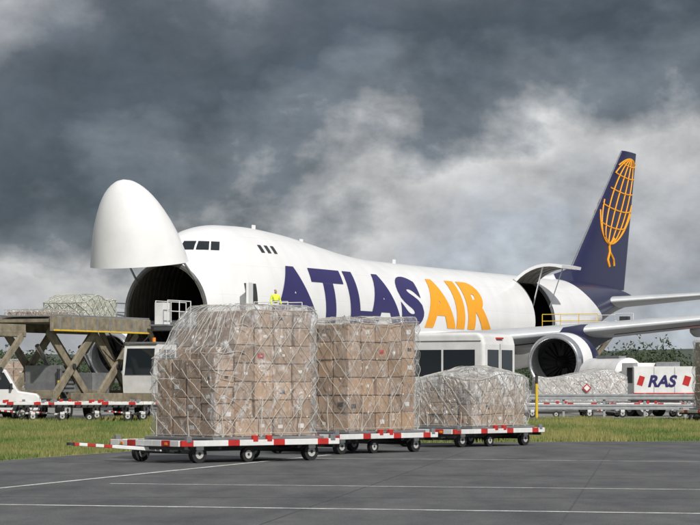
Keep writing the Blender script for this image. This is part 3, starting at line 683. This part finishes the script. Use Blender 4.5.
# ------------------------------------------------------------------ guard rail, posts
gr=B()
for z in (.62,1.12):
    for dz in (.11,-.11): gr.box((16,-.06,z+dz*.8),(36,.04,.1),GALV)
    gr.box((16,-.03,z),(36,.03,.1),GALV)
for k in range(19): gr.box((-1.5+2*k,.08,.64),(.12,.14,1.28),GALV)
gr.build("guard_rail",None,(10.0,133.5,0),R(1),bevel=.01,seg=1)
for (x,y,h) in ((9.0,131,2.2),(-14.0,130.5,2.4)):
    q=B(); n=5
    for k in range(n): q.cyl((0,0,h*k/n),(0,0,h*(k+1)/n),.07,YEL if k%5!=4 else DARK,10)
    q.cyl((0,0,h),(0,0,h+.08),.09,DARK,10); q.box((0,0,.05),(.4,.4,.1),GREY); q.build("marker_post",None,(x,y,0))

# ------------------------------------------------------------------ ground
def sheet(name,pts,z,m):
    me=bpy.data.meshes.new(name); me.from_pydata([(x,y,z) for x,y in pts],[],[tuple(range(len(pts)))]); me.materials.append(m); o=bpy.data.objects.new(name,me); COL.objects.link(o); return o
def gmat(name,c1,c2,s1,s2,rough,bump=.3,spec=.5,stretch=None):
    m=bpy.data.materials.new(name); m.use_nodes=True; nt=m.node_tree; b=nt.nodes["Principled BSDF"]; b.inputs["Roughness"].default_value=rough; b.inputs["Specular IOR Level"].default_value=spec
    tc=nd(nt,"ShaderNodeTexCoord")
    a=nd(nt,"ShaderNodeTexNoise"); a.inputs["Scale"].default_value=s1; a.inputs["Detail"].default_value=9; a.inputs["Roughness"].default_value=.72
    f=nd(nt,"ShaderNodeTexNoise"); f.inputs["Scale"].default_value=s2; f.inputs["Detail"].default_value=4
    if stretch:
        mp=nd(nt,"ShaderNodeMapping"); mp.inputs["Scale"].default_value=stretch; nt.links.new(tc.outputs["Object"],mp.inputs[0]); nt.links.new(mp.outputs[0],a.inputs["Vector"])
    else: nt.links.new(tc.outputs["Object"],a.inputs["Vector"])
    nt.links.new(tc.outputs["Object"],f.inputs["Vector"])
    mr=nd(nt,"ShaderNodeMapRange"); mr.inputs[1].default_value=.35; mr.inputs[2].default_value=.65; nt.links.new(a.outputs[0],mr.inputs[0])
    mx=nd(nt,"ShaderNodeMix",data_type='RGBA'); mx.inputs[6].default_value=(*c1,1); mx.inputs[7].default_value=(*c2,1); nt.links.new(mr.outputs[0],mx.inputs[0])
    m2=nd(nt,"ShaderNodeMapRange"); m2.inputs[1].default_value=.3;m2.inputs[2].default_value=.7;m2.inputs[3].default_value=.7;m2.inputs[4].default_value=1.3; nt.links.new(f.outputs[0],m2.inputs[0])
    sc=nd(nt,"ShaderNodeVectorMath",operation='SCALE'); nt.links.new(mx.outputs[2],sc.inputs[0]); nt.links.new(m2.outputs[0],sc.inputs["Scale"]); nt.links.new(sc.outputs[0],b.inputs["Base Color"])
    bp=nd(nt,"ShaderNodeBump"); bp.inputs["Strength"].default_value=bump; bp.inputs["Distance"].default_value=.01; nt.links.new(f.outputs[0],bp.inputs["Height"]); nt.links.new(bp.outputs[0],b.inputs["Normal"])
    return m
GRASS=gmat("grass_ground",(.08,.115,.025),(.16,.165,.05),.35,6,.95,.4,spec=.1)
ASPH=gmat("asphalt",(.07,.072,.076),(.13,.132,.135),.7,40,.82,.6,spec=.25,stretch=(1,.3,1))
CONC=gmat("apron_concrete",(.2,.2,.19),(.28,.275,.26),.12,5,.8,.2,spec=.3)
LINE=gmat("road_paint",(.3,.3,.29),(.78,.78,.75),3,30,.7,.2)
SEAL=gmat("asphalt_seal",(.045,.045,.047),(.07,.07,.073),.8,20,.6,.2)
sheet("ground",[(-4000,-200),(4000,-200),(4000,6000),(-4000,6000)],0,GRASS)
EDGE0=[(-60,30),(-20,52),(-7.9,60.2),(-6.6,65.5),(-5.0,72),(-3,77.0),(5.4,80.5),(10.6,82),(30,86),(120,100)]
EDGE=[EDGE0[0],EDGE0[1]]
for (xa,ya),(xb,yb) in zip(EDGE0[1:-2],EDGE0[2:-1]):
    k_=max(2,int(abs(xb-xa)/.8))
    for i in range(1,k_+1):
        x=xa+(xb-xa)*i/k_; y=ya+(yb-ya)*i/k_; EDGE.append((x,y+.45*noise.noise(Vector((x*.9,y*.4,0)))))
EDGE.append(EDGE0[-1])
sheet("asphalt_road",[(-300,-100),(300,-100),(300,100)]+EDGE[::-1]+[(-300,-60)],.004,ASPH)
sheet("apron",[(-400,130),(400,134),(900,900),(-900,900)],.004,CONC)
def gp(x,y): Y=2717*1.7/(y-385); return ((x-350)/2717*Y,Y)
def strip(name,p,q,w,z=.008,m=LINE):
    p=Vector(p);q=Vector(q);d=(q-p).normalized();n=Vector((-d.y,d.x))*w/2; return sheet(name,[tuple(p-n),tuple(q-n),tuple(q+n),tuple(p+n)],z,m)
def ext(p,q,k=1.5): p=Vector(p);q=Vector(q); return p-(q-p)*k*.3,q+(q-p)*k*.3
a,c_=ext(gp(0,505),gp(700,514)); strip("road_marking",a,c_,.2)
a,c_=ext(gp(110,484),gp(700,490)); strip("road_marking",gp(110,484),c_,.15,.0081)
strip("road_marking",ext(gp(0,487),gp(215,463))[0],gp(330,455),.14,.0082)
strip("road_marking",gp(300,458.5),gp(830,463),.14,.0083)
for (p_,q_,w) in ((gp(0,474),gp(760,477),.05),(gp(260,525),gp(470,450),.025),(gp(560,525),gp(610,450),.025),(gp(-50,497),gp(800,499),.04)): strip("asphalt_joint",p_,q_,w,.0065,SEAL)
GRAV=gmat("gravel",(.16,.14,.11),(.26,.24,.2),2,30,.95,.5)
sheet("gravel_verge",[(x,y-.12) for x,y in EDGE]+[(x-.05,y+.35) for x,y in EDGE[::-1]],.0072,GRAV)

def trimesh(name,V,m,cc=None):
    n=len(V); me=bpy.data.meshes.new(name); me.vertices.add(3*n); me.vertices.foreach_set("co",V.ravel()); me.loops.add(3*n); me.loops.foreach_set("vertex_index",np.arange(3*n,dtype=np.int32)); me.polygons.add(n); me.polygons.foreach_set("loop_start",np.arange(0,3*n,3,dtype=np.int32)); me.polygons.foreach_set("loop_total",np.full(n,3,dtype=np.int32)); me.update(calc_edges=True)
    if cc is not None:
        ca=me.color_attributes.new("Col",'FLOAT_COLOR','CORNER'); ca.data.foreach_set("color",np.repeat(cc,3,axis=0).astype(np.float32).ravel())
    me.materials.append(m); o=bpy.data.objects.new(name,me); COL.objects.link(o); return o
ex=[p[0] for p in EDGE]; ey=[p[1] for p in EDGE]
def edgeY(x): return np.interp(x,ex,ey)
n=230000
Y=58+74*rng.random(n)**1.15; X=(rng.random(n)*2-1)*.145*Y
ok=(Y>edgeY(X)+.15)&(Y<130.5); X=X[ok];Y=Y[ok]; n=len(X)
patch_=np.array([noise.noise(Vector((x*.35,y*.1,0)))+.6*noise.noise(Vector((x*1.3,y*.5,4))) for x,y in zip(X,Y)])
h=(.05+.09*rng.random(n))*(1+.7*patch_)*(1+(Y-60)/90); wd=.012+.014*rng.random(n)*(Y/60)
a=rng.random(n)*math.pi; lx=(rng.random(n)-.5)*.08; ly=(rng.random(n)-.5)*.08
V=np.zeros((n,3,3)); V[:,0]=np.stack([X-wd*np.cos(a),Y-wd*np.sin(a)*.4,np.zeros(n)],1); V[:,1]=np.stack([X+wd*np.cos(a),Y+wd*np.sin(a)*.4,np.zeros(n)],1); V[:,2]=np.stack([X+lx,Y+ly,h],1)
t=np.clip(.45+patch_*.9+(rng.random(n)-.5)*.7,0,1)[:,None]; cA=np.array([.08,.145,.026]);cB=np.array([.27,.25,.085]); cc=cA*(1-t)+cB*t
cc=np.concatenate([cc,np.ones((n,1))],1)
trimesh("grass",V,mat("grass_blades",(.1,.12,.04),.8,var=.2,scale=.6,attr="Col"),cc)

n=90000; ntree=420
tx=rng.uniform(-170,170,ntree); ty=rng.uniform(420,480,ntree); th_=rng.uniform(4.5,9.0,ntree)*(1+.25*np.sin(tx*.05)); tr_=rng.uniform(2.5,4.5,ntree)
idx=rng.integers(0,ntree,n)
u=rng.normal(size=(n,3)); u/=np.linalg.norm(u,axis=1)[:,None]; rr=rng.random(n)**.4
lump=1+.3*np.sin(u[:,0]*5+idx)*np.cos(u[:,2]*6+idx)
C=np.stack([tx[idx]+u[:,0]*tr_[idx]*rr*lump,ty[idx]+u[:,1]*tr_[idx]*rr,th_[idx]*.55+u[:,2]*th_[idx]*.45*rr*lump],1)
s_=.25+.3*rng.random(n); d1=rng.normal(size=(n,3));d1/=np.linalg.norm(d1,axis=1)[:,None]; d2=rng.normal(size=(n,3));d2/=np.linalg.norm(d2,axis=1)[:,None]
V=np.stack([C+d1*s_[:,None],C+d2*s_[:,None],C-d1*s_[:,None]*.7],1)
trimesh("distant_trees",V,mat("tree_foliage",(.05,.075,.035),.9,var=.4,scale=.15))
rows=[]
for j,(yy,hh) in enumerate(((900,0),(1300,10),(1700,22),(2300,0))): rows.append([Vector((-1500+60*i,yy,hh*(1+.5*noise.noise(Vector((i*.15,j,0))))-1)) for i in range(51)])
grid("hills",rows,mat("hill_forest",(.06,.08,.06),.95,var=.3,scale=.01))

# ------------------------------------------------------------------ world + sun
el=R(40); sd=Vector((.42,-.9,0)).normalized(); sdir=Vector((sd.x*math.cos(el),sd.y*math.cos(el),math.sin(el)))
sl=bpy.data.lights.new("sun",'SUN'); sl.energy=3.9; sl.angle=R(1.2); sl.color=(1,.965,.91); so=bpy.data.objects.new("sun",sl); COL.objects.link(so); so.rotation_euler=sdir.to_track_quat('Z','Y').to_euler(); so.location=(0,-20,60)
W=bpy.data.worlds.new("World"); SC.world=W; W.use_nodes=True; nt=W.node_tree
for n_ in list(nt.nodes): nt.nodes.remove(n_)
out=nd(nt,"ShaderNodeOutputWorld"); sky=nd(nt,"ShaderNodeTexSky",sky_type='NISHITA'); sky.sun_disc=False; sky.sun_elevation=el; sky.sun_rotation=math.atan2(sd.x,sd.y)
bg1=nd(nt,"ShaderNodeBackground"); bg1.inputs[1].default_value=.08; nt.links.new(sky.outputs[0],bg1.inputs[0])
tc=nd(nt,"ShaderNodeTexCoord"); sp=nd(nt,"ShaderNodeSeparateXYZ"); nt.links.new(tc.outputs["Generated"],sp.inputs[0])
mp=nd(nt,"ShaderNodeMapping"); mp.inputs["Scale"].default_value=(1,1,1.5); nt.links.new(tc.outputs["Generated"],mp.inputs[0])
def nz(scale,detail,rough=.55,dist=0.0,off=0):
    n=nd(nt,"ShaderNodeTexNoise"); n.inputs["Scale"].default_value=scale; n.inputs["Detail"].default_value=detail; n.inputs["Roughness"].default_value=rough; n.inputs["Distortion"].default_value=dist
    m=nd(nt,"ShaderNodeVectorMath",operation='ADD'); m.inputs[1].default_value=(off,off*.7,off*1.3); nt.links.new(mp.outputs[0],m.inputs[0]); nt.links.new(m.outputs[0],n.inputs["Vector"]); return n.outputs[0]
n1=nz(13,11,.55,.1,3.1); n3=nz(30,10,.58,.15,9.0); n4=nz(8,6,.5,.3,5.5)
xc=nd(nt,"ShaderNodeClamp"); xc.inputs[1].default_value=-.3; xc.inputs[2].default_value=.3; nt.links.new(sp.outputs[0],xc.inputs[0])
zp=M_(nt,'SUBTRACT',sp.outputs[2],M_(nt,'MULTIPLY',xc.outputs[0],.22))
zp=M_(nt,'ADD',zp,M_(nt,'MULTIPLY',M_(nt,'SUBTRACT',n1,.5),.17))
zz=M_(nt,'MULTIPLY',zp,5.0)
cr=nd(nt,"ShaderNodeValToRGB"); nt.links.new(zz,cr.inputs[0]); E=cr.color_ramp.elements
E[0].position=0; E[0].color=(.50,.55,.61,1); E[1].position=1; E[1].color=(.38,.39,.41,1)
for pos,c in ((.10,(.38,.41,.46,1)),(.22,(.50,.51,.53,1)),(.32,(.58,.585,.59,1)),(.37,(.36,.375,.395,1)),(.43,(.16,.185,.215,1)),(.56,(.07,.09,.114,1)),(.72,(.10,.115,.137,1))):
    e_=E.new(pos); e_.color=c
mr=nd(nt,"ShaderNodeMapRange"); mr.inputs[1].default_value=.3;mr.inputs[2].default_value=.7;mr.inputs[3].default_value=.7;mr.inputs[4].default_value=1.28; nt.links.new(n3,mr.inputs[0])
mr2=nd(nt,"ShaderNodeMapRange"); mr2.inputs[1].default_value=.3;mr2.inputs[2].default_value=.7;mr2.inputs[3].default_value=.82;mr2.inputs[4].default_value=1.2; nt.links.new(n4,mr2.inputs[0])
sc=nd(nt,"ShaderNodeVectorMath",operation='SCALE'); nt.links.new(cr.outputs[0],sc.inputs[0]); nt.links.new(M_(nt,'MULTIPLY',mr.outputs[0],mr2.outputs[0]),sc.inputs["Scale"])
bg2=nd(nt,"ShaderNodeBackground"); bg2.inputs[1].default_value=1.0; nt.links.new(sc.outputs[0],bg2.inputs[0])
mx=nd(nt,"ShaderNodeMixShader"); mx.inputs[0].default_value=.95; nt.links.new(bg1.outputs[0],mx.inputs[1]); nt.links.new(bg2.outputs[0],mx.inputs[2]); nt.links.new(mx.outputs[0],out.inputs[0])
